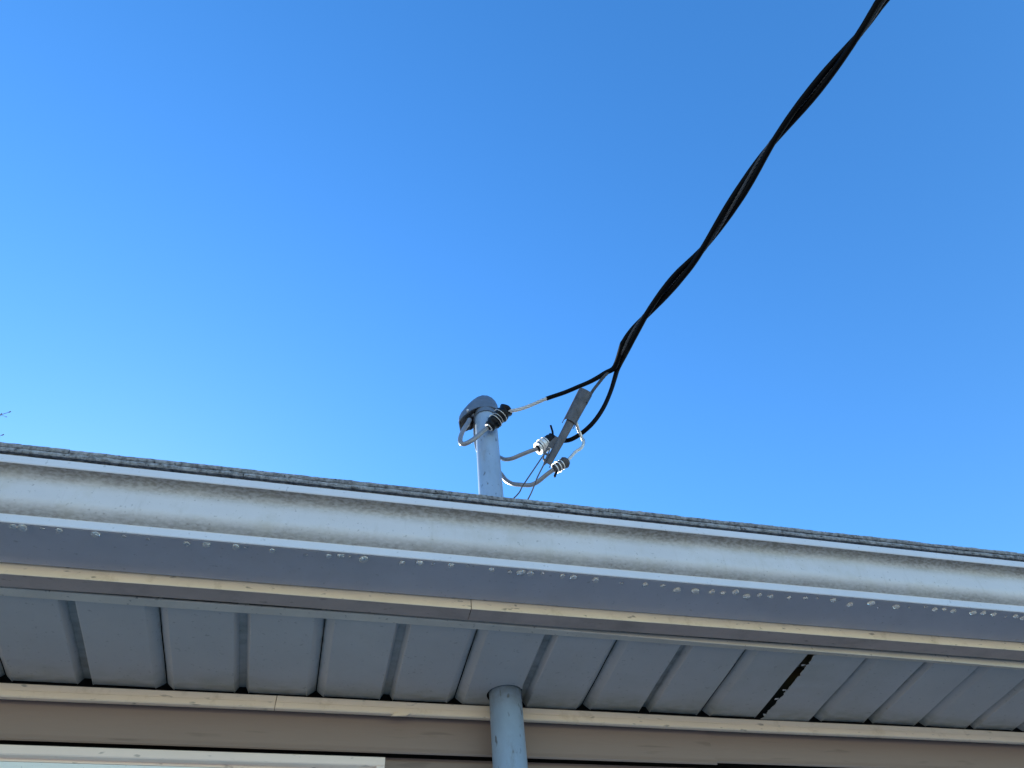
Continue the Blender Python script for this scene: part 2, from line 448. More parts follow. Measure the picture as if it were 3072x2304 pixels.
PW = 0.254
SEAM0 = -0.0207
YF, YB = Y0 + 1.003, Y0 + 1.2515
D = 0.0125
def panel_profile(a=0.0, b=PW):
    full = [(0.0012, D), (0.004, D * 0.75), (0.015, 0.0008), (0.0165, 0.0), (0.1135, 0.0), (0.115, 0.0008), (0.1215, D), (0.1325, D), (0.139, 0.0008), (0.1405, 0.0), (0.2375, 0.0), (0.239, 0.0008), (0.250, D * 0.75), (0.2532, D)]
    return [p for p in full if a - 1e-6 <= p[0] <= b + 1e-6]
HOLE = (0.3225, -0.0500, 0.0345)       # the mast passes through here
def panel(x0, prof, edge_jag=None, sag=0.0):
    bm = bmesh.new()
    ys = frange(YF, YB, 0.005 if edge_jag else 0.025)
    holed = x0 < HOLE[0] + 0.05 and x0 + PW > HOLE[0] - 0.05
    if holed:
        ys = frange(YF, YB, 0.003)
        dense = []
        for p, q in zip(prof, prof[1:]):
            n = max(1, int((q[0] - p[0]) / 0.003))
            dense += [(p[0] + (q[0] - p[0]) * i / n, p[1] + (q[1] - p[1]) * i / n) for i in range(n)]
        prof = dense + [prof[-1]]
    rows = []
    n = len(prof)
    for j, y in enumerate(ys):
        r = []
        for i, (u, d) in enumerate(prof):
            x, z = x0 + u, ZS + d
            if edge_jag and i in edge_jag:
                x += edge_jag[i](y)
            # the panel ends are turned up a little at the corners
            e = max(0.0, (y - (YB - 0.012)) / 0.012)
            corner = 1.0 if (i in (3, 4, 9, 10) and not holed) else 0.0
            z += e * e * 0.0025 * corner + sag * math.sin(math.pi * u / PW) + 0.0004 * math.sin(x * 31 + y * 40)
            if edge_jag and i in edge_jag and u > 0.13:
                z -= 0.0022 + 0.0022 * noise.noise(Vector((y * 40, 1, 5)))
            r.append(bm.verts.new((x, y, z)))
        rows.append(r)
    for a, b in zip(rows, rows[1:]):
        for i in range(n - 1):
            bm.faces.new((a[i], a[i+1], b[i+1], b[i]))
    if holed:
        inside = set()
        for v in bm.verts:
            d = Vector((v.co.x - HOLE[0], v.co.y - HOLE[1]))
            if d.length < HOLE[2]:
                inside.add(v)
        bmesh.ops.delete(bm, geom=[f for f in bm.faces if all(v in inside for v in f.verts)], context='FACES')
        for v in bm.verts:
            d = Vector((v.co.x - HOLE[0], v.co.y - HOLE[1]))
            if d.length < HOLE[2]:
                d = d.normalized() * HOLE[2]
                v.co.x, v.co.y = HOLE[0] + d.x, HOLE[1] + d.y
    solid(bm, -0.0011)
    return bm
TORN = 3
for k in range(-15, 19):
    x0 = SEAM0 + k * PW
    if k == TORN:
        jl = lambda y: -0.001 + 0.0012 * noise.noise(Vector((y * 60, 0, 0)))
        jr = lambda y: -0.0112 + 0.0035 * noise.noise(Vector((y * 55, 3, 0))) + 0.004 * math.sin((y - YF) / (YB - YF) * 3.1) + 0.005 * noise.noise(Vector((y * 170, 7, 0)))
        left = panel_profile(0, 0.1215)
        right = panel_profile(0.1385, PW)
        p1 = panel(x0, left, {len(left) - 1: jl}); p2 = panel(x0, right, {0: jr, 1: lambda y: jr(y) + 0.0005})
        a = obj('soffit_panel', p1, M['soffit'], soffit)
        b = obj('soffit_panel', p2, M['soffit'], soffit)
        for fy in (0.20, 0.55, 0.68, 0.92):
            y = YF + (YB - YF) * fy
            cx, ln = x0 + 0.1335 + jr(y) + 0.001, random.uniform(0.003, 0.006)
            bm = bmesh.new()
            q = [(cx + 0.003, y - ln * 0.4, ZS - 0.0005), (cx - ln * 0.5, y + ln * 0.2, ZS + 0.001), (cx - ln * 0.75, y + ln * 0.55, ZS - 0.001), (cx + 0.003, y + ln * 0.6, ZS)]
            bm.faces.new([bm.verts.new(v) for v in q])
            solid(bm, 0.0008)
            obj('torn_flake', bm, M['flake'], soffit)
        a['label'] = 'grey soffit panel left of the torn groove'
        b['label'] = 'grey soffit panel with a ragged torn edge'
    else:
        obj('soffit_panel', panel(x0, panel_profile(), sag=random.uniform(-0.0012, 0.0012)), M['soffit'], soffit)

# fascia cover in two lengths (the joint shows as a fine line)
def fascia(x0, x1, dy=0.0):
    sh = lambda x, i: (0.0005 * math.sin(x * 8), 0.0006 * math.sin(x * 6.3 + 2))
    bm = bmesh.new()
    extrude_x(bm, [yz(0.953 + dy, 0.835), yz(0.953 + dy, 0.6930), yz(0.9538 + dy, 0.6921), yz(0.9546 + dy, 0.6921), yz(0.9555, 0.6935), yz(0.9555, 0.835)], frange(x0, x1, 0.08), shift=sh)
    f = smooth_by_angle(obj('fascia', bm, M['cream'], house), 30)
    bm = bmesh.new()
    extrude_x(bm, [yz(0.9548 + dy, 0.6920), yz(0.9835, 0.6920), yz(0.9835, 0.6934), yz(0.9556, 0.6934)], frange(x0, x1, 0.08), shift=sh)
    l = smooth_by_angle(obj('lip', bm, M['cream_dark'], f), 30)
    l['label'] = 'grey underside of the fascia cover'
fascia(XL, 0.2075 - 0.0007)
fascia(0.2075 + 0.0005, XR, dy=-0.0008)
# wooden sub-fascia that closes the eave
bm = bmesh.new()
add_box(bm, (XL, Y0 + 0.957, Z0 + 0.7045), (XR, Y0 + 0.987, Z0 + 0.83))
obj('eave_board', bm, M['board'], house)

# ogee gutter
gprof = [(0.8385, 0.7905), (0.8385, 0.8005), (0.837, 0.8020), (0.8275, 0.8020), (0.8262, 0.8008), (0.8262, 0.7880), (0.8272, 0.7868), (0.8330, 0.7856), (0.8385, 0.7822), (0.8425, 0.7775), (0.8448, 0.7710), (0.8460, 0.7630),
         (0.8468, 0.7540), (0.8478, 0.7460), (0.8496, 0.7390), (0.8528, 0.7325), (0.8570, 0.7272), (0.8618, 0.7232), (0.8622, 0.7220), (0.8605, 0.7208),
         (0.8600, 0.7196), (0.8600, 0.7086), (0.8610, 0.7074)]
back = [(0.8630, 0.7070), (0.9480, 0.7070), (0.9488, 0.7078), (0.9488, 0.8000), (0.9478, 0.8000), (0.9478, 0.7085), (0.8630, 0.7085)]
def gshift(x, i):
    return (0.0009 * math.sin(x * 2.1 + 0.5) + 0.0004 * math.sin(x * 7.7), 0.0008 * math.sin(x * 1.7) + 0.0003 * math.sin(x * 9.1))
def gutter_piece(name, pr, mat, parent):
    bm = bmesh.new()
    extrude_x(bm, [yz(*p) for p in pr] + [yz(p[0] + 0.0009, p[1]) for p in pr[::-1]], frange(XL, XR, 0.1), shift=gshift)
    return smooth_by_angle(obj(name, bm, mat, parent), 38)
gutter = gutter_piece('gutter', gprof[6:18], M['gutter'], house)
gutter['label'] = 'white ogee gutter front with dirt and painted shade under its lip'
gutter_piece('lip', gprof[:7], M['gutter_clean'], gutter)
gutter_piece('bead', gprof[17:], M['gutter_clean'], gutter)
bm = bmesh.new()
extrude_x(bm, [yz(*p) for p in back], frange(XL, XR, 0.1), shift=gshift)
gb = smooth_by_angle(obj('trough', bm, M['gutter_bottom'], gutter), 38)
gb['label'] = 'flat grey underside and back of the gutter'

# roof: deck, then butt edges of the shingle courses
PITCH = math.radians(9.5)
def roof_pt(d, up=0.0):      # d metres up the slope from the eave edge
    return (Y0 + 0.893 + d * math.cos(PITCH) - up * math.sin(PITCH), Z0 + 0.866 + d * math.sin(PITCH) + up * math.cos(PITCH))
RUN = (DEPTH / 2 + 0.37) / math.cos(PITCH)
bm = bmesh.new()
ridge = roof_pt(RUN, 0.0)
yb = 2 * ridge[0] - roof_pt(0)[0]
prof = [roof_pt(0.035, -0.014), roof_pt(0.035, -0.001), (ridge[0], ridge[1] - 0.001), (yb, roof_pt(0)[1]), (yb, roof_pt(0)[1] - 0.016), (ridge[0], ridge[1] - 0.016)]
extrude_x(bm, prof, [XL - 0.2, XR + 0.2])
roof = obj('roof', bm, M['roof'], house)
def shingle(x0, x1, d0, base, thick, seed, jag=0.0010, length=0.36):
    bm = bmesh.new()
    xs = frange(x0, x1, 0.0045)
    rows = []
    for x in xs:
        j = jag * (noise.noise(Vector((x * 18, seed, 0))) + 0.8 * noise.noise(Vector((x * 70, seed, 4))))
        t = thick * (1 + 0.10 * noise.noise(Vector((x * 26, seed, 9))) + 0.08 * noise.noise(Vector((x * 120, seed, 1))))
        dz = 0.0006 * noise.noise(Vector((x * 5, seed, 2)))
        pr = []
        for q in (0.0, 0.22, 0.45, 0.68, 0.9):
            g = 0.0009 * noise.noise(Vector((x * 190, q * 9, seed))) + 0.0007 * noise.noise(Vector((x * 420, q * 17, seed)))
            pr.append((d0 + j + g + 0.003 * (q - 0.5) ** 2 * 4 * 0.5, base + t * q + dz))
        pr += [(d0 + j + 0.004, base + t + dz), (d0 + length, base + t * 0.5), (d0 + length, base)]
        rows.append([bm.verts.new((x, *roof_pt(a, b))) for a, b in pr])
    n = len(rows[0])
    for a, b in zip(rows, rows[1:]):
        for i in range(n):
            k2 = (i + 1) % n
            bm.faces.new((a[i], a[k2], b[k2], b[i]))
    bm.faces.new(rows[0][::-1]); bm.faces.new(rows[-1])
    return obj('shingle', bm, M['shingle'], roof)
# three layers of old roofing show their edges over the gutter
def course(first, d0, base, thick, sd, w=0.914, n=4):
    x = first
    for i in range(n):
        shingle(x + 0.0008, x + w - 0.0008, d0 + random.uniform(-0.0007, 0.0007), base + random.uniform(-0.0003, 0.0003), thick, sd + i * 1.7)
        x += w
course(-1.55 - 3 * 0.914, 0.008, -0.0005, 0.0078, 3.0, n=11)
course(-1.10 - 3 * 0.914, 0.0012, 0.0074, 0.0080, 23.0, n=10)
course(0.4596 - 5 * 0.914, 0.0, 0.0156, 0.0078, 43.0, n=10)

# ------------------------------------------------------------------ service mast
MX, MY = 0.3225, -0.0500
MTOP = 3.4274
mast = empty('service_mast')
tag(mast, 'blue grey conduit mast rising through the soffit and roof, with a hooded cap', 'mast')
bm = bmesh.new()
sweep(bm, [(MX, MY, z) for z in frange(0.06, MTOP, 0.05)], 0.0302, seg=40)
pipe = smooth_by_angle(obj('pipe', bm, M['pipe'], mast), 50)
# weatherhead: a bent hood over the pipe end that opens down to one side
HU = Vector((-0.92, 0.30, 0.0)).normalized()          # the side it opens to
HV = Vector((-HU.y, HU.x, 0))
HO = Vector((MX, MY, MTOP))
def hood_pt(u, v, z):
    return HO + HU * u + HV * (v * 0.89) + Vector((0, 0, z))
bm = bmesh.new()
#           u      half width  top z    rim z
stations = [(-0.0375, 0.006, 0.004, -0.004), (-0.0360, 0.016, 0.022, -0.010), (-0.031, 0.0255, 0.038, -0.012), (-0.022, 0.0330, 0.052, -0.012), (-0.010, 0.0372, 0.062, -0.012), (0.004, 0.0385, 0.0655, -0.012),
            (0.018, 0.0380, 0.060, -0.012), (0.031, 0.0365, 0.049, -0.016), (0.044, 0.0345, 0.034, -0.024), (0.056, 0.0320, 0.016, -0.033), (0.066, 0.0290, 0.000, -0.041), (0.0715, 0.0250, -0.014, -0.046), (0.0740, 0.0200, -0.026, -0.048)]
rows = []
SEG = 16
for u, w, zt_, zr in stations:
    r = []
    for k2 in range(SEG + 1):
        a = math.pi * k2 / SEG
        c, s = math.cos(a), math.sin(a)
        v = w * math.copysign(abs(c) ** 0.8, c)
        z = zr + (zt_ - zr) * abs(s) ** 0.75
        r.append(bm.verts.new(hood_pt(u, v, z)))
    rows.append(r)
for a, b in zip(rows, rows[1:]):
    for i in range(SEG):
        bm.faces.new((a[i], a[i+1], b[i+1], b[i]))
bm.faces.new(rows[-1])
solid(bm, 0.003)
head = smooth_by_angle(obj('weatherhead', bm, M['head'], mast), 50)
head['label'] = 'grey hooded cap on top of the mast'
bm = bmesh.new()
ring_tube(bm, HO + Vector((0, 0, -0.020)), (0, 0, 1), 0.0306, 0.0338, 0.016, 32)
for s in (-1, 1):
    c = hood_pt(0.030, 0.017 * s, -0.020)
    sweep(bm, [c, c + HU * 0.022], 0.0052, seg=8)
smooth_by_angle(obj('clamp_band', bm, M['head'], head), 40)
bm = bmesh.new()
c = hood_pt(0.046, -0.030, -0.020)
sweep(bm, [c, c + HV * 0.062], 0.0032, seg=8)
sweep(bm, [c - HV * 0.004, c], 0.0058, seg=6)
obj('screw', bm, M['zinc'], head)
bm = bmesh.new()       # the plate the wires leave through
pl = []
for u, w, zt_, zr in stations[7:]:
    pl.append([hood_pt(u - 0.002, w * 0.93, zr + 0.004), hood_pt(u - 0.002, -w * 0.93, zr + 0.004)])
for p, q in zip(pl, pl[1:]):
    bm.faces.new([bm.verts.new(x) for x in (p[0], p[1], q[1], q[0])])
bmesh.ops.remove_doubles(bm, verts=bm.verts[:], dist=1e-5)
solid(bm, 0.006)
obj('wire_plate', bm, M['dark_plastic'], head)
for i, (u, v) in enumerate(((0.048, 0.016), (0.056, -0.004), (0.046, -0.020))):
    bm = bmesh.new()
    ring_tube(bm, hood_pt(u, v, -0.030 - (u - 0.05) * 0.6), (HU.x * 0.5, HU.y * 0.5, 0.85), 0.0055, 0.0100, 0.010, 16)
    obj('grommet', bm, M['zinc'] if i == 1 else M['dark_plastic'], head)

# ------------------------------------------------------------------ service drop: two black conductors twisted round a bare neutral
drop = empty('service_drop_cable')
tag(drop, 'thick black twisted overhead cable crossing the sky from the upper right', 'cable')
COND_A = [(0.3559, -0.1270, 3.3516), (0.3693, -0.1320, 3.3475), (0.3855, -0.1370, 3.3482), (0.4048, -0.1420, 3.3550), (0.4245, -0.1470, 3.3645), (0.4656, -0.1620, 3.3828), (0.5151, -0.1770, 3.4018), (0.5518, -0.1920, 3.4163), (0.5891, -0.2070, 3.4320), (0.6258, -0.2270, 3.4505), (0.6504, -0.2470, 3.4604), (0.6491, -0.3168, 3.4650), (0.6511, -0.3224, 3.4675), (0.6532, -0.3282, 3.4700), (0.6556, -0.3343, 3.4725), (0.6584, -0.3409, 3.4750), (0.6618, -0.3481, 3.4775), (0.6655, -0.3555, 3.4798), (0.6693, -0.3627, 3.4819), (0.6736, -0.3705, 3.4839), (0.6786, -0.3791, 3.4857), (0.6846, -0.3893, 3.4873), (0.6918, -0.4014, 3.4886), (0.6999, -0.4165, 3.4898), (0.7091, -0.4343, 3.4908), (0.7186, -0.4538, 3.4913), (0.7278, -0.4742, 3.4915), (0.7361, -0.4945, 3.4916), (0.7432, -0.5135, 3.4918), (0.7491, -0.5305, 3.4921), (0.7545, -0.5464, 3.4924), (0.7597, -0.5620, 3.4932), (0.7647, -0.5782, 3.4946), (0.7698, -0.5955, 3.4972), (0.7751, -0.6146, 3.5013), (0.7812, -0.6357, 3.5068), (0.7876, -0.6583, 3.5135), (0.7947, -0.6818, 3.5213), (0.8023, -0.7056, 3.5295), (0.8105, -0.7291, 3.5377), (0.8191, -0.7516, 3.5455), (0.8278, -0.7732, 3.5529), (0.8366, -0.7945, 3.5599), (0.8456, -0.8158, 3.5666), (0.8550, -0.8373, 3.5725), (0.8649, -0.8590, 3.5776), (0.8754, -0.8811, 3.5816), (0.8862, -0.9038, 3.5846), (0.8974, -0.9272, 3.5867), (0.9084, -0.9509, 3.5880), (0.9189, -0.9747, 3.5889), (0.9286, -0.9983, 3.5898), (0.9371, -1.0213, 3.5910), (0.9448, -1.0440, 3.5926), (0.9521, -1.0666, 3.5947), (0.9590, -1.0888, 3.5972), (0.9653, -1.1100, 3.6002), (0.9711, -1.1297, 3.6037), (0.9763, -1.1474, 3.6075), (0.9809, -1.1625, 3.6111), (0.9848, -1.1755, 3.6146), (0.9881, -1.1870, 3.6179), (0.9912, -1.1977, 3.6211), (0.9944, -1.2085, 3.6244), (0.9980, -1.2200, 3.6277), (1.0189, -1.2747, 3.6420), (1.0415, -1.3285, 3.6562), (1.0659, -1.3819, 3.6694), (1.0913, -1.4352, 3.6810), (1.1170, -1.4887, 3.6907), (1.1421, -1.5428, 3.6986), (1.1659, -1.5976, 3.7053), (1.1879, -1.6532, 3.7115), (1.2081, -1.7095, 3.7183), (1.2268, -1.7661, 3.7264), (1.2446, -1.8227, 3.7363), (1.2624, -1.8789, 3.7483), (1.2812, -1.9344, 3.7620), (1.3014, -1.9891, 3.7768), (1.3235, -2.0430, 3.7918), (1.3473, -2.0963, 3.8060), (1.3725, -2.1494, 3.8188), (1.3983, -2.2027, 3.8297), (1.4237, -2.2564, 3.8388), (1.4481, -2.3109, 3.8464), (1.4707, -2.3662, 3.8532), (1.4915, -2.4222, 3.8602), (1.5107, -2.4787, 3.8683), (1.5287, -2.5352, 3.8782), (1.5465, -2.5915, 3.8900), (1.5649, -2.6471, 3.9037), (1.5846, -2.7019, 3.9186), (1.6061, -2.7559, 3.9341), (1.6294, -2.8093, 3.9491), (1.6542, -2.8623, 3.9629), (1.6799, -2.9154, 3.9748), (1.7056, -2.9689, 3.9848), (1.7304, -3.0230, 3.9932), (1.7537, -3.0780, 4.0006), (1.7751, -3.1337, 4.0078), (1.7948, -3.1900, 4.0158), (1.8131, -3.2465, 4.0254), (1.8309, -3.3028, 4.0369), (1.8490, -3.3586, 4.0503), (1.8682, -3.4136, 4.0652), (1.8891, -3.4678, 4.0809), (1.9119, -3.5212, 4.0965), (1.9363, -3.5743, 4.1110), (1.9618, -3.6272, 4.1239), (1.9876, -3.6804, 4.1348), (2.0128, -3.7343, 4.1439), (2.0366, -3.7889, 4.1517), (2.0587, -3.8444, 4.1592), (2.0790, -3.9005, 4.1671), (2.0977, -3.9569, 4.1763), (2.1156, -4.0133, 4.1873), (2.1335, -4.0692, 4.2004), (2.1523, -4.1244, 4.2151), (2.1726, -4.1788, 4.2308), (2.1947, -4.2324, 4.2467), (2.2187, -4.2855, 4.2618), (2.2439, -4.3384, 4.2755), (2.2697, -4.3914, 4.2872), (2.2952, -4.4450, 4.2971), (2.3195, -4.4994, 4.3054), (2.3423, -4.5546, 4.3130), (2.3631, -4.6105, 4.3209), (2.3823, -4.6668, 4.3297), (2.4004, -4.7232, 4.3403), (2.4182, -4.7792, 4.3528), (2.4366, -4.8347, 4.3672), (2.4564, -4.8893, 4.3828), (2.4779, -4.9431, 4.3989), (2.5013, -4.9963, 4.4145), (2.5261, -5.0492, 4.4288)]
COND_B = [(0.4784, -0.1120, 3.2746), (0.4957, -0.1170, 3.2661), (0.5062, -0.1220, 3.2632), (0.5253, -0.1320, 3.2608), (0.5526, -0.1470, 3.2740), (0.5809, -0.1720, 3.2943), (0.6101, -0.1920, 3.3364), (0.6341, -0.2120, 3.3873), (0.6524, -0.2270, 3.4378), (0.6628, -0.2420, 3.4669), (0.6651, -0.3150, 3.4560), (0.6664, -0.3214, 3.4573), (0.6676, -0.3276, 3.4585), (0.6688, -0.3340, 3.4596), (0.6701, -0.3409, 3.4608), (0.6716, -0.3485, 3.4619), (0.6732, -0.3566, 3.4631), (0.6748, -0.3646, 3.4645), (0.6765, -0.3730, 3.4659), (0.6784, -0.3826, 3.4676), (0.6809, -0.3938, 3.4699), (0.6841, -0.4071, 3.4729), (0.6890, -0.4232, 3.4765), (0.6952, -0.4416, 3.4811), (0.7026, -0.4615, 3.4864), (0.7109, -0.4815, 3.4920), (0.7198, -0.5008, 3.4974), (0.7288, -0.5185, 3.5022), (0.7376, -0.5342, 3.5060), (0.7465, -0.5486, 3.5088), (0.7553, -0.5622, 3.5110), (0.7642, -0.5762, 3.5129), (0.7733, -0.5913, 3.5148), (0.7828, -0.6087, 3.5169), (0.7923, -0.6289, 3.5197), (0.8018, -0.6512, 3.5229), (0.8111, -0.6751, 3.5262), (0.8198, -0.6997, 3.5296), (0.8277, -0.7244, 3.5331), (0.8349, -0.7485, 3.5365), (0.8411, -0.7720, 3.5402), (0.8467, -0.7952, 3.5446), (0.8518, -0.8182, 3.5494), (0.8568, -0.8410, 3.5546), (0.8621, -0.8639, 3.5602), (0.8679, -0.8871, 3.5659), (0.8751, -0.9106, 3.5716), (0.8832, -0.9345, 3.5775), (0.8923, -0.9584, 3.5835), (0.9020, -0.9819, 3.5896), (0.9122, -1.0044, 3.5955), (0.9224, -1.0259, 3.6011), (0.9329, -1.0468, 3.6064), (0.9439, -1.0676, 3.6111), (0.9549, -1.0877, 3.6151), (0.9655, -1.1070, 3.6184), (0.9753, -1.1251, 3.6210), (0.9839, -1.1415, 3.6232), (0.9907, -1.1560, 3.6253), (0.9962, -1.1686, 3.6273), (1.0008, -1.1800, 3.6291), (1.0050, -1.1907, 3.6310), (1.0091, -1.2014, 3.6328), (1.0134, -1.2127, 3.6347), (1.0360, -1.2681, 3.6406), (1.0568, -1.3243, 3.6468), (1.0758, -1.3809, 3.6540), (1.0938, -1.4376, 3.6629), (1.1116, -1.4940, 3.6739), (1.1299, -1.5498, 3.6868), (1.1496, -1.6049, 3.7010), (1.1710, -1.6591, 3.7157), (1.1943, -1.7127, 3.7300), (1.2191, -1.7659, 3.7431), (1.2447, -1.8192, 3.7544), (1.2703, -1.8728, 3.7638), (1.2951, -1.9270, 3.7715), (1.3184, -1.9821, 3.7782), (1.3398, -2.0379, 3.7849), (1.3594, -2.0943, 3.7923), (1.3777, -2.1509, 3.8012), (1.3955, -2.2073, 3.8122), (1.4135, -2.2632, 3.8250), (1.4327, -2.3184, 3.8394), (1.4536, -2.3727, 3.8546), (1.4763, -2.4264, 3.8697), (1.5007, -2.4795, 3.8838), (1.5262, -2.5326, 3.8962), (1.5519, -2.5859, 3.9067), (1.5771, -2.6398, 3.9154), (1.6009, -2.6946, 3.9228), (1.6230, -2.7501, 3.9298), (1.6432, -2.8062, 3.9373), (1.6619, -2.8627, 3.9461), (1.6798, -2.9192, 3.9568), (1.6977, -2.9752, 3.9695), (1.7164, -3.0305, 3.9838), (1.7367, -3.0850, 3.9992), (1.7588, -3.1387, 4.0148), (1.7827, -3.1919, 4.0296), (1.8080, -3.2449, 4.0430), (1.8337, -3.2980, 4.0544), (1.8592, -3.3516, 4.0640), (1.8836, -3.4060, 4.0721), (1.9063, -3.4613, 4.0794), (1.9271, -3.5172, 4.0870), (1.9463, -3.5736, 4.0955), (1.9644, -3.6300, 4.1058), (1.9822, -3.6861, 4.1181), (2.0006, -3.7416, 4.1322), (2.0203, -3.7963, 4.1476), (2.0418, -3.8502, 4.1635), (2.0652, -3.9035, 4.1789), (2.0900, -3.9564, 4.1930), (2.1157, -4.0094, 4.2053), (2.1414, -4.0628, 4.2157), (2.1662, -4.1169, 4.2244), (2.1895, -4.1718, 4.2321), (2.2110, -4.2275, 4.2397), (2.2307, -4.2837, 4.2480), (2.2490, -4.3401, 4.2579), (2.2669, -4.3963, 4.2697), (2.2850, -4.4520, 4.2834), (2.3042, -4.5070, 4.2986), (2.3251, -4.5611, 4.3146), (2.3479, -4.6145, 4.3304), (2.3723, -4.6674, 4.3452), (2.3978, -4.7203, 4.3583), (2.4236, -4.7735, 4.3694), (2.4488, -4.8273, 4.3788), (2.4727, -4.8819, 4.3868), (2.4948, -4.9373, 4.3945), (2.5150, -4.9934, 4.4026), (2.5338, -5.0498, 4.4121)]
NEUT = [(0.5635, -0.1920, 3.3459), (0.5841, -0.2020, 3.3871), (0.6052, -0.2140, 3.4169), (0.6237, -0.2270, 3.4394), (0.6473, -0.2420, 3.4631), (0.6552, -0.3176, 3.4568), (0.6565, -0.3236, 3.4589), (0.6578, -0.3296, 3.4609), (0.6593, -0.3359, 3.4630), (0.6610, -0.3426, 3.4652), (0.6631, -0.3501, 3.4675), (0.6655, -0.3577, 3.4698), (0.6680, -0.3653, 3.4721), (0.6709, -0.3734, 3.4745), (0.6743, -0.3824, 3.4770), (0.6787, -0.3930, 3.4798), (0.6842, -0.4054, 3.4830), (0.6913, -0.4207, 3.4862), (0.6998, -0.4384, 3.4897), (0.7093, -0.4576, 3.4931), (0.7192, -0.4773, 3.4962), (0.7291, -0.4966, 3.4987), (0.7381, -0.5145, 3.5007), (0.7464, -0.5307, 3.5020), (0.7541, -0.5456, 3.5026), (0.7614, -0.5602, 3.5031), (0.7686, -0.5753, 3.5037), (0.7756, -0.5919, 3.5048), (0.7827, -0.6106, 3.5068), (0.7900, -0.6318, 3.5102), (0.7972, -0.6548, 3.5145), (0.8044, -0.6789, 3.5195), (0.8114, -0.7036, 3.5252), (0.8183, -0.7280, 3.5312), (0.8251, -0.7516, 3.5372), (0.8317, -0.7743, 3.5434), (0.8381, -0.7965, 3.5500), (0.8447, -0.8186, 3.5567), (0.8516, -0.8406, 3.5635), (0.8593, -0.8627, 3.5699), (0.8679, -0.8850, 3.5760), (0.8775, -0.9079, 3.5812), (0.8880, -0.9312, 3.5859), (0.8991, -0.9545, 3.5901), (0.9104, -0.9777, 3.5937), (0.9214, -1.0003, 3.5969), (0.9318, -1.0222, 3.5998), (0.9418, -1.0437, 3.6024), (0.9516, -1.0653, 3.6048), (0.9610, -1.0864, 3.6069), (0.9696, -1.1068, 3.6090), (0.9773, -1.1260, 3.6110), (0.9838, -1.1434, 3.6131), (0.9893, -1.1585, 3.6155), (0.9937, -1.1716, 3.6178), (0.9974, -1.1833, 3.6201), (1.0007, -1.1942, 3.6224), (1.0040, -1.2051, 3.6247), (1.0076, -1.2164, 3.6271), (1.0274, -1.2722, 3.6369), (1.0472, -1.3279, 3.6477), (1.0674, -1.3832, 3.6594), (1.0884, -1.4381, 3.6716), (1.1103, -1.4926, 3.6840), (1.1331, -1.5468, 3.6960), (1.1565, -1.6009, 3.7074), (1.1801, -1.6551, 3.7179), (1.2037, -1.7095, 3.7275), (1.2267, -1.7642, 3.7364), (1.2488, -1.8193, 3.7450), (1.2701, -1.8748, 3.7537), (1.2906, -1.9305, 3.7630), (1.3105, -1.9862, 3.7731), (1.3303, -2.0418, 3.7842), (1.3504, -2.0971, 3.7963), (1.3711, -2.1520, 3.8090), (1.3927, -2.2064, 3.8220), (1.4153, -2.2606, 3.8348), (1.4385, -2.3146, 3.8470), (1.4622, -2.3686, 3.8583), (1.4858, -2.4228, 3.8687), (1.5091, -2.4773, 3.8784), (1.5316, -2.5322, 3.8875), (1.5532, -2.5874, 3.8966), (1.5739, -2.6430, 3.9061), (1.5940, -2.6986, 3.9164), (1.6138, -2.7542, 3.9277), (1.6338, -2.8095, 3.9399), (1.6543, -2.8644, 3.9528), (1.6757, -2.9189, 3.9662), (1.6979, -2.9730, 3.9795), (1.7210, -3.0270, 3.9923), (1.7446, -3.0808, 4.0043), (1.7683, -3.1349, 4.0154), (1.7917, -3.1892, 4.0256), (1.8145, -3.2439, 4.0352), (1.8365, -3.2990, 4.0446), (1.8575, -3.3544, 4.0542), (1.8778, -3.4099, 4.0646), (1.8977, -3.4655, 4.0758), (1.9176, -3.5208, 4.0880), (1.9379, -3.5757, 4.1010), (1.9589, -3.6303, 4.1145), (1.9809, -3.6845, 4.1282), (2.0037, -3.7384, 4.1414), (2.0272, -3.7922, 4.1540), (2.0509, -3.8461, 4.1656), (2.0745, -3.9003, 4.1763), (2.0976, -3.9548, 4.1863), (2.1198, -4.0097, 4.1960), (2.1412, -4.0650, 4.2057), (2.1617, -4.1205, 4.2160), (2.1817, -4.1760, 4.2271), (2.2015, -4.2314, 4.2391), (2.2217, -4.2864, 4.2521), (2.2425, -4.3411, 4.2657), (2.2641, -4.3953, 4.2795), (2.2867, -4.4493, 4.2931), (2.3100, -4.5030, 4.3061), (2.3337, -4.5569, 4.3182), (2.3574, -4.6109, 4.3294), (2.3807, -4.6652, 4.3397), (2.4033, -4.7200, 4.3496), (2.4249, -4.7751, 4.3594), (2.4457, -4.8305, 4.3696), (2.4658, -4.8860, 4.3805), (2.4856, -4.9414, 4.3924), (2.5057, -4.9966, 4.4052), (2.5262, -5.0513, 4.4188)]
for pts, t in ((COND_A, 1), (COND_B, 2)):
    bm = bmesh.new()
    fine_pts = catmull(pts, 4)
    bare = fine_pts[:22] if t == 1 else fine_pts[:4]
    fine_pts = fine_pts[20:] if t == 1 else fine_pts[3:]
    sweep(bm, fine_pts, lambda q, sv: 0.0059 + 0.0017 * min(1.0, max(0.0, (sv - (0.12 if t == 1 else 0.24)) / 0.12)), seg=16, wob=0.02)
    c = obj('conductor', bm, M['black'], drop, smooth=True)
    bm = bmesh.new()
    sweep(bm, bare, 0.0052, seg=42, lobes=7, lobe_depth=0.22, twist=70)
    e = obj('stripped_end', bm, M['bare_alu'], c, smooth=True)
    e['label'] = 'bare twisted aluminium end of the conductor'
bm = bmesh.new()
sweep(bm, catmull(NEUT, 8), 0.0044, seg=42, lobes=7, lobe_depth=0.22, twist=75)
nw = obj('neutral_wire', bm, M['old_alu'], drop, smooth=True)
nw['label'] = 'bare stranded aluminium wire in the twist'

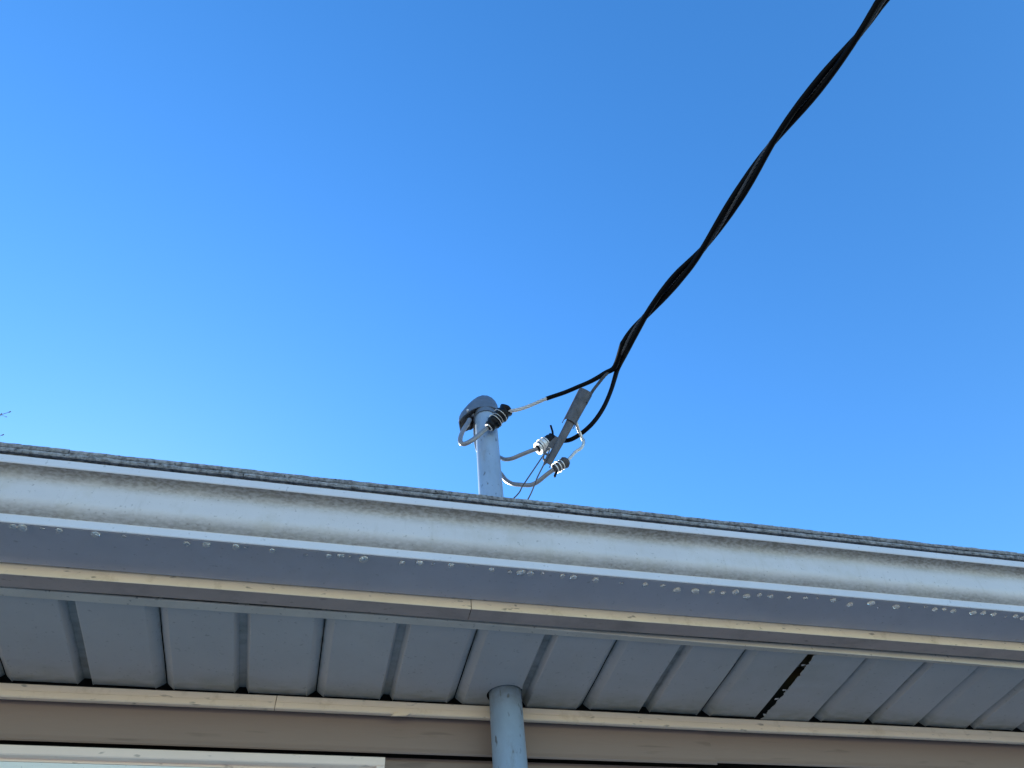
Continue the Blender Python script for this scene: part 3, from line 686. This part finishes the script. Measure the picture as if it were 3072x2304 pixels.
# ------------------------------------------------------------------ dead-end wedge clamp on the neutral
clamp = empty('wedge_clamp')
tag(clamp, 'grey metal wedge clamp holding the cable end, hung on two thin wires', 'clamp')
CA, CB = Vector((0.5674, -0.2020, 3.3874)), Vector((0.4444, -0.1420, 3.1433))
AX = (CB - CA).normalized()
VIEW = Vector((-0.2765, -0.5969, -0.7532))
NN = (VIEW - AX * VIEW.dot(AX)).normalized()         # the open side looks away, the closed back looks down to the street
SS = AX.cross(NN)
LEN = (CB - CA).length
def cpt(t, s, n):
    return CA + AX * (t * LEN) + SS * s + NN * n
def trough(t0, t1, w0, w1, h0, h1, th=0.002, roll=0.0, bulge=0.006):
    bm = bmesh.new()
    rows = []
    for k2 in range(9):
        q = k2 / 8
        t = t0 + (t1 - t0) * q; w = w0 + (w1 - w0) * q; h = h0 + (h1 - h0) * q
        sec = [(-w/2, -h), (-w/2, -h*0.25), (-w*0.42, bulge * 0.45), (-w*0.25, bulge*0.9), (0, bulge), (w*0.25, bulge*0.9), (w*0.42, bulge * 0.45), (w/2, -h*0.25), (w/2, -h)]
        rows.append([bm.verts.new(cpt(t, s + roll, n)) for s, n in sec])
    for a, b in zip(rows, rows[1:]):
        for i in range(8):
            bm.faces.new((a[i], a[i+1], b[i+1], b[i]))
    solid(bm, th)
    return bm
smooth_by_angle(obj('sleeve', trough(0.0, 0.44, 0.040, 0.034, 0.022, 0.020), M['galv'], clamp), 60)
smooth_by_angle(obj('wedge_channel', trough(0.10, 0.99, 0.028, 0.0150, 0.018, 0.012, roll=-0.002, bulge=0.002), M['galv'], clamp), 60)
# slotted tongue at the low end
bm = bmesh.new()
outer = [(0.70, 0.002), (0.70, -0.012), (0.74, -0.0185), (0.90, -0.0185), (0.965, -0.011), (0.985, 0.0)]
for nb in (0, 1):
    pass
def strip(t0, t1, s0a, s0b, s1a, s1b):
    add = []
    for n in (-0.004, -0.0065):
        for (t, s) in ((t0, s0a), (t0, s0b), (t1, s1b), (t1, s1a)):
            add.append(bm.verts.new(cpt(t, s, n)))
    a = add
    for f in ((0,1,2,3),(7,6,5,4),(0,4,5,1),(1,5,6,2),(2,6,7,3),(3,7,4,0)):
        bm.faces.new([a[i] for i in f])
SG = 1
strip(0.66, 0.76, SG*0.002, SG*0.014, SG*0.002, SG*0.021)
strip(0.7601, 0.80, SG*0.002, SG*0.021, SG*0.002, SG*0.021)
strip(0.8001, 0.8799, SG*0.0165, SG*0.021, SG*0.0165, SG*0.021)
strip(0.8001, 0.8799, SG*0.002, SG*0.008, SG*0.002, SG*0.008)
strip(0.88, 0.90, SG*0.002, SG*0.021, SG*0.002, SG*0.021)
strip(0.9001, 0.945, SG*0.0165, SG*0.021, SG*0.014, SG*0.018)
strip(0.9001, 0.945, SG*0.002, SG*0.008, SG*0.002, SG*0.008)
strip(0.9451, 0.985, SG*0.002, SG*0.018, SG*0.002, SG*0.008)
obj('slotted_tongue', bm, M['galv'], clamp)
# the bail: one thin wire through the slots and round the mast below
bm = bmesh.new()
sweep(bm, catmull([(0.3225, -0.0155, 2.9950), (0.2910, -0.0320, 3.0000), (0.2880, -0.0500, 3.0000), (0.3700, -0.0920, 3.0711), (0.3903, -0.1070, 3.1016), (0.4397, -0.1340, 3.1801), (0.4533, -0.1440, 3.1984), (0.4526, -0.1490, 3.1845), (0.4439, -0.1500, 3.1621), (0.4361, -0.1490, 3.1425), (0.4323, -0.1460, 3.1323), (0.4199, -0.1270, 3.1092), (0.4002, -0.1020, 3.0630), (0.3570, -0.0500, 3.0000), (0.3540, -0.0320, 3.0000), (0.3265, -0.0155, 2.9890)], 8), 0.00165, seg=8)
obj('bail_wire', bm, M['galv'], clamp, smooth=True)

# ------------------------------------------------------------------ splices
def splice(label, a, b, r0, r1, bands, mats, seed, nub=None, bulb=0.3):
    s = empty('splice_connector')
    tag(s, label, 'connector', 'wire splices beside the mast')
    a, b = Vector(a), Vector(b)
    ax = (b - a)
    pts = [a + ax * (i / 28) for i in range(29)]
    def rad(t, q):
        base = r0 + (r1 - r0) * t
        end = min(1.0, (t / 0.10) ** 0.5 if t > 0 else 0.35, ((1 - t) / 0.10) ** 0.5 if t < 1 else 0.35)
        lump = 1 + 0.07 * math.sin(t * 19 + seed) + 0.05 * math.sin(t * 41 + seed * 2)
        return base * max(0.35, end) * lump
    bm = bmesh.new()
    sweep(bm, pts, rad, seg=24, wob=0.12)
    obj('body', bm, mats[0], s, smooth=True)
    for t, w in bands:
        bm = bmesh.new()
        r = rad(t, 0)
        ring_tube(bm, a + ax * t, ax, r * 0.7, r * 1.09 + 0.0006, w, 24)
        smooth_by_angle(obj('band', bm, mats[1], s), 50)
    if nub:
        bm = bmesh.new()
        sweep(bm, [Vector(p) for p in nub], 0.0030, seg=8)
        obj('wire_tail', bm, M['black'], s, smooth=True)
    return s
splice('fat black taped splice in front of the mast, below the hooded cap', (0.3682, -0.1270, 3.3676), (0.3144, -0.0970, 3.3061), 0.0200, 0.0168, [(0.965, 0.0022), (0.40, 0.0012), (0.53, 0.0010), (0.64, 0.0012)], (M['tape'], M['zinc']), 1.0, nub=[(0.3324, -0.1120, 3.3160), (0.3379, -0.1220, 3.2915)])
splice('half white, half black splice beside the wedge clamp, with an upright wire tail', (0.4902, -0.1120, 3.2804), (0.4405, -0.1020, 3.2419), 0.0188, 0.0165, [(0.55, 0.0035), (0.64, 0.004), (0.72, 0.006), (0.82, 0.006), (0.92, 0.006)], (M['tape'], M['zinc']), 2.0, nub=[(0.4861, -0.1120, 3.2868), (0.4871, -0.1120, 3.3089), (0.4850, -0.1120, 3.3323)])
splice('small metal banded splice, lowest of the three, right of the thin wires', (0.5058, -0.1320, 3.1770), (0.4659, -0.1220, 3.1484), 0.0142, 0.0112, [(0.45, 0.0022), (0.66, 0.0022), (0.86, 0.0022)], (M['galv'], M['zinc']), 3.0, nub=[(0.4718, -0.1320, 3.1343), (0.4656, -0.1320, 3.1223), (0.4627, -0.1320, 3.1140)])

# ------------------------------------------------------------------ entrance wires out of the hood
def wire(label, pts, r, mat, lobes=0):
    bm = bmesh.new()
    if lobes:
        sweep(bm, catmull(pts, 10), r, seg=42, lobes=lobes, lobe_depth=0.22, twist=70)
    else:
        sweep(bm, catmull(pts, 8), r, seg=14, wob=0.04)
    tag(obj('entrance_wire', bm, mat, None, smooth=True), label, 'wire', 'wires leaving the hooded cap')
wire('wire looping left below the cap and crossing in front of the mast', [(0.2735, -0.0620, 3.3746), (0.2664, -0.0670, 3.3502), (0.2542, -0.0720, 3.3179), (0.2440, -0.0800, 3.2780), (0.2424, -0.0840, 3.2540), (0.2497, -0.0880, 3.2422), (0.2643, -0.0920, 3.2490), (0.2834, -0.0940, 3.2695), (0.3032, -0.0960, 3.2960), (0.3184, -0.0970, 3.3142)], 0.0062, M['wire_grey'])
wire('wire passing behind the mast and running right to the half white splice', [(0.2971, -0.0270, 3.4207), (0.2975, -0.0240, 3.3930), (0.2981, -0.0190, 3.3644), (0.3010, -0.0120, 3.3354), (0.3074, -0.0070, 3.3128), (0.3230, -0.0020, 3.3029), (0.3418, -0.0070, 3.2990), (0.3585, -0.0270, 3.2770), (0.3669, -0.0470, 3.2484), (0.3822, -0.0620, 3.2386), (0.4038, -0.0820, 3.2364), (0.4255, -0.0940, 3.2410), (0.4432, -0.1020, 3.2448)], 0.0056, M['wire_grey'])
wire('lowest wire, curving right from behind the mast to the small banded splice', [(0.2954, -0.0120, 3.4381), (0.3039, -0.0040, 3.4095), (0.3114, 0.0030, 3.3651), (0.3258, 0.0080, 3.3177), (0.3444, 0.0000, 3.2732), (0.3598, -0.0220, 3.2205), (0.3671, -0.0370, 3.1834), (0.3782, -0.0520, 3.1563), (0.3942, -0.0670, 3.1401), (0.4149, -0.0820, 3.1275), (0.4293, -0.0970, 3.1252), (0.4500, -0.1120, 3.1385), (0.4699, -0.1220, 3.1522)], 0.0056, M['wire_grey'])
bm = bmesh.new()
sweep(bm, catmull([(0.5325, -0.1720, 3.3032), (0.5368, -0.1640, 3.2840), (0.5432, -0.1540, 3.2715), (0.5503, -0.1470, 3.2593), (0.5545, -0.1440, 3.2422), (0.5467, -0.1400, 3.2244), (0.5295, -0.1370, 3.2092), (0.5171, -0.1340, 3.1934), (0.5031, -0.1320, 3.1749)], 8), 0.0042, seg=42, lobes=7, lobe_depth=0.25, twist=75)
tag(obj('neutral_jumper', bm, M['bare_alu'], None, smooth=True), 'short bare twisted wire between the wedge clamp and the small banded splice', 'wire')

# ------------------------------------------------------------------ water drops under the gutter's front edge
DROPS = [(-0.4529, -0.3953, 0.0051), (-0.4411, -0.3952, 0.0063), (-0.4168, -0.3953, 0.0029), (-0.3950, -0.3953, 0.0046), (-0.3479, -0.3945, 0.0057), (-0.3111, -0.3953, 0.0034), (-0.2793, -0.3935, 0.0029), (-0.2269, -0.3912, 0.0046), (-0.2001, -0.3929, 0.0057), (-0.1591, -0.3941, 0.0057), (-0.1456, -0.3933, 0.0029), (-0.1078, -0.3929, 0.0046), (-0.0599, -0.3885, 0.0029), (-0.0265, -0.3909, 0.0046), (-0.0090, -0.3933, 0.0051), (0.0045, -0.3924, 0.0029), (0.0253, -0.3913, 0.0068), (0.0834, -0.3893, 0.0051), (0.1104, -0.3930, 0.0057), (0.1311, -0.3920, 0.0029), (0.1589, -0.3943, 0.0051), (0.1854, -0.3950, 0.0034), (0.2239, -0.3919, 0.0046), (0.2532, -0.3902, 0.0034), (0.2690, -0.3899, 0.0046), (0.2535, -0.3898, 0.0040), (0.2718, -0.3913, 0.0068), (0.2871, -0.3913, 0.0057), (0.3061, -0.3929, 0.0034), (0.3397, -0.3913, 0.0046), (0.3585, -0.3913, 0.0057), (0.3973, -0.3896, 0.0057), (0.4431, -0.3863, 0.0034), (0.4833, -0.3877, 0.0051), (0.5141, -0.3892, 0.0040), (0.5425, -0.3810, 0.0068), (0.5749, -0.3835, 0.0068), (0.6048, -0.3848, 0.0057), (0.6249, -0.3841, 0.0046), (0.6466, -0.3895, 0.0063), (0.6708, -0.3810, 0.0063), (0.6924, -0.3867, 0.0046), (0.7135, -0.3858, 0.0046), (0.7492, -0.3864, 0.0040), (0.7801, -0.3892, 0.0040), (0.8016, -0.3911, 0.0029), (0.8334, -0.3899, 0.0051), (0.8712, -0.3817, 0.0057), (0.9083, -0.3912, 0.0063), (0.9302, -0.3787, 0.0029), (0.9616, -0.3876, 0.0057), (0.9885, -0.3880, 0.0029), (1.0191, -0.3931, 0.0029), (1.0410, -0.3891, 0.0051), (1.0587, -0.3917, 0.0040), (1.0796, -0.3896, 0.0051), (1.1215, -0.3896, 0.0057), (1.1429, -0.3914, 0.0051), (1.1664, -0.3908, 0.0046), (1.1960, -0.3858, 0.0029), (1.2146, -0.3902, 0.0051), (1.2327, -0.3871, 0.0046)]
def drop_mesh(seed):
    rnd = random.Random(seed)
    bm = bmesh.new()
    rows = []
    ex = rnd.uniform(0.9, 1.15)
    for j in range(6):
        a = (math.pi / 2) * j / 6
        r = math.cos(a) ** 0.8
        z = -0.85 * math.sin(a)
        rows.append([bm.verts.new((r * ex * math.cos(2*math.pi*i/14), r / ex * math.sin(2*math.pi*i/14), z)) for i in range(14)])
    tip = bm.verts.new((0, 0, -0.87))
    for a, b in zip(rows, rows[1:]):
        for i in range(14):
            bm.faces.new((a[i], a[(i+1) % 14], b[(i+1) % 14], b[i]))
    for i in range(14):
        bm.faces.new((rows[-1][i], rows[-1][(i+1) % 14], tip))
    bm.faces.new(rows[0][::-1])
    bmesh.ops.recalc_face_normals(bm, faces=bm.faces)
    me = bpy.data.meshes.new('water_drop'); bm.to_mesh(me); bm.free()
    me.materials.append(M['water'])
    for p in me.polygons:
        p.use_smooth = len(p.vertices) < 10
    return me
drop_meshes = [drop_mesh(i) for i in range(4)]
for i, (x, y, r) in enumerate(DROPS):
    o = bpy.data.objects.new('water_drop', drop_meshes[i % 4])
    COL.objects.link(o)
    dy, dz = gshift(x, 0)
    o.location = (x, y, Z0 + 0.7070 + dz - 0.0002)
    o.scale = (r, r, r if r > 0.0035 else r * 0.6)
    o.rotation_euler = (0, 0, random.uniform(-0.5, 0.5))
    tag(o, 'small clear water drop hanging under the front edge of the gutter', 'water drop', 'water drops under the gutter')

# ------------------------------------------------------------------ bare tree beyond the roof, only its outermost twigs reach the picture
tree = empty('tree')
tag(tree, 'bare tree beyond the roof, only twig tips showing at the left edge', 'tree')
T0 = Vector((-5.4004, 4.7931, 0.0000))
TIP1, TIP2 = Vector((-3.4648, 4.1038, 7.6773)), Vector((-3.4510, 4.2204, 7.4644))
trunk_pts = [T0, T0 + Vector((0.05, 0.02, 2.2)), T0 + Vector((0.0, 0.1, 4.6)), T0 + Vector((0.12, 0.05, 7.0)), T0 + Vector((0.1, 0.0, 9.2))]
bm = bmesh.new()
sweep(bm, catmull(trunk_pts, 8), lambda t, s: 0.13 * (1 - t) ** 0.8 + 0.015, seg=14, wob=0.1)
obj('trunk', bm, M['bark'], tree, smooth=True)
rnd = random.Random(11)
def branch(pts, r, name='branch'):
    bm = bmesh.new()
    sweep(bm, catmull(pts, 5), lambda t, s: r * (1 - t) + 0.0022, seg=7, wob=0.15)
    return obj(name, bm, M['bark'], tree, smooth=True)
def twigs(par, p, d, n):
    for i in range(n):
        q = p + Vector((rnd.uniform(-1, 1), rnd.uniform(-1, 1), rnd.uniform(-0.3, 1))) * 0.09 + d * 0.1
        bm = bmesh.new()
        sweep(bm, catmull([p, (p + q) / 2 + Vector((0, 0, 0.01)), q], 3), 0.0015, seg=5)
        sweep(bm, [q, q + (q - p).normalized() * 0.012], 0.0042, seg=6)
        obj('twig', bm, M['bark'], par)
for tip, st in ((TIP1, 6.6), (TIP2, 6.2)):
    a = T0 + Vector((0.03, 0.05, st))
    dr = tip - a
    b = branch([a, a + dr * 0.35 + Vector((0, 0, 0.18)), a + dr * 0.7 + Vector((0, 0, 0.12)), tip], 0.035)
    bm = bmesh.new(); sweep(bm, [tip, tip + dr.normalized() * 0.02], 0.0055, seg=6); obj('bud', bm, M['bark'], b)
    for f in (0.75, 0.85, 0.96):
        p = a + dr * f + Vector((0, 0, 0.06 * (1 - f) * 4))
        q = p + Vector((-0.05, 0.08, rnd.choice((-1, 1)) * 0.12))
        twigs(b, p, (q - p), 2)
for i in range(12):
    an = rnd.uniform(1.4, 4.9)
    a = T0 + Vector((0.06, 0.05, rnd.uniform(4.4, 8.6)))
    d = Vector((math.cos(an), math.sin(an), rnd.uniform(0.35, 0.9))) * rnd.uniform(0.9, 1.7)
    b = branch([a, a + d * 0.4 + Vector((0, 0, 0.05)), a + d * 0.75 + Vector((0, 0, -0.04)), a + d], 0.03)
    for f in (0.5, 0.7, 0.9):
        twigs(b, a + d * f, d.normalized(), 2)
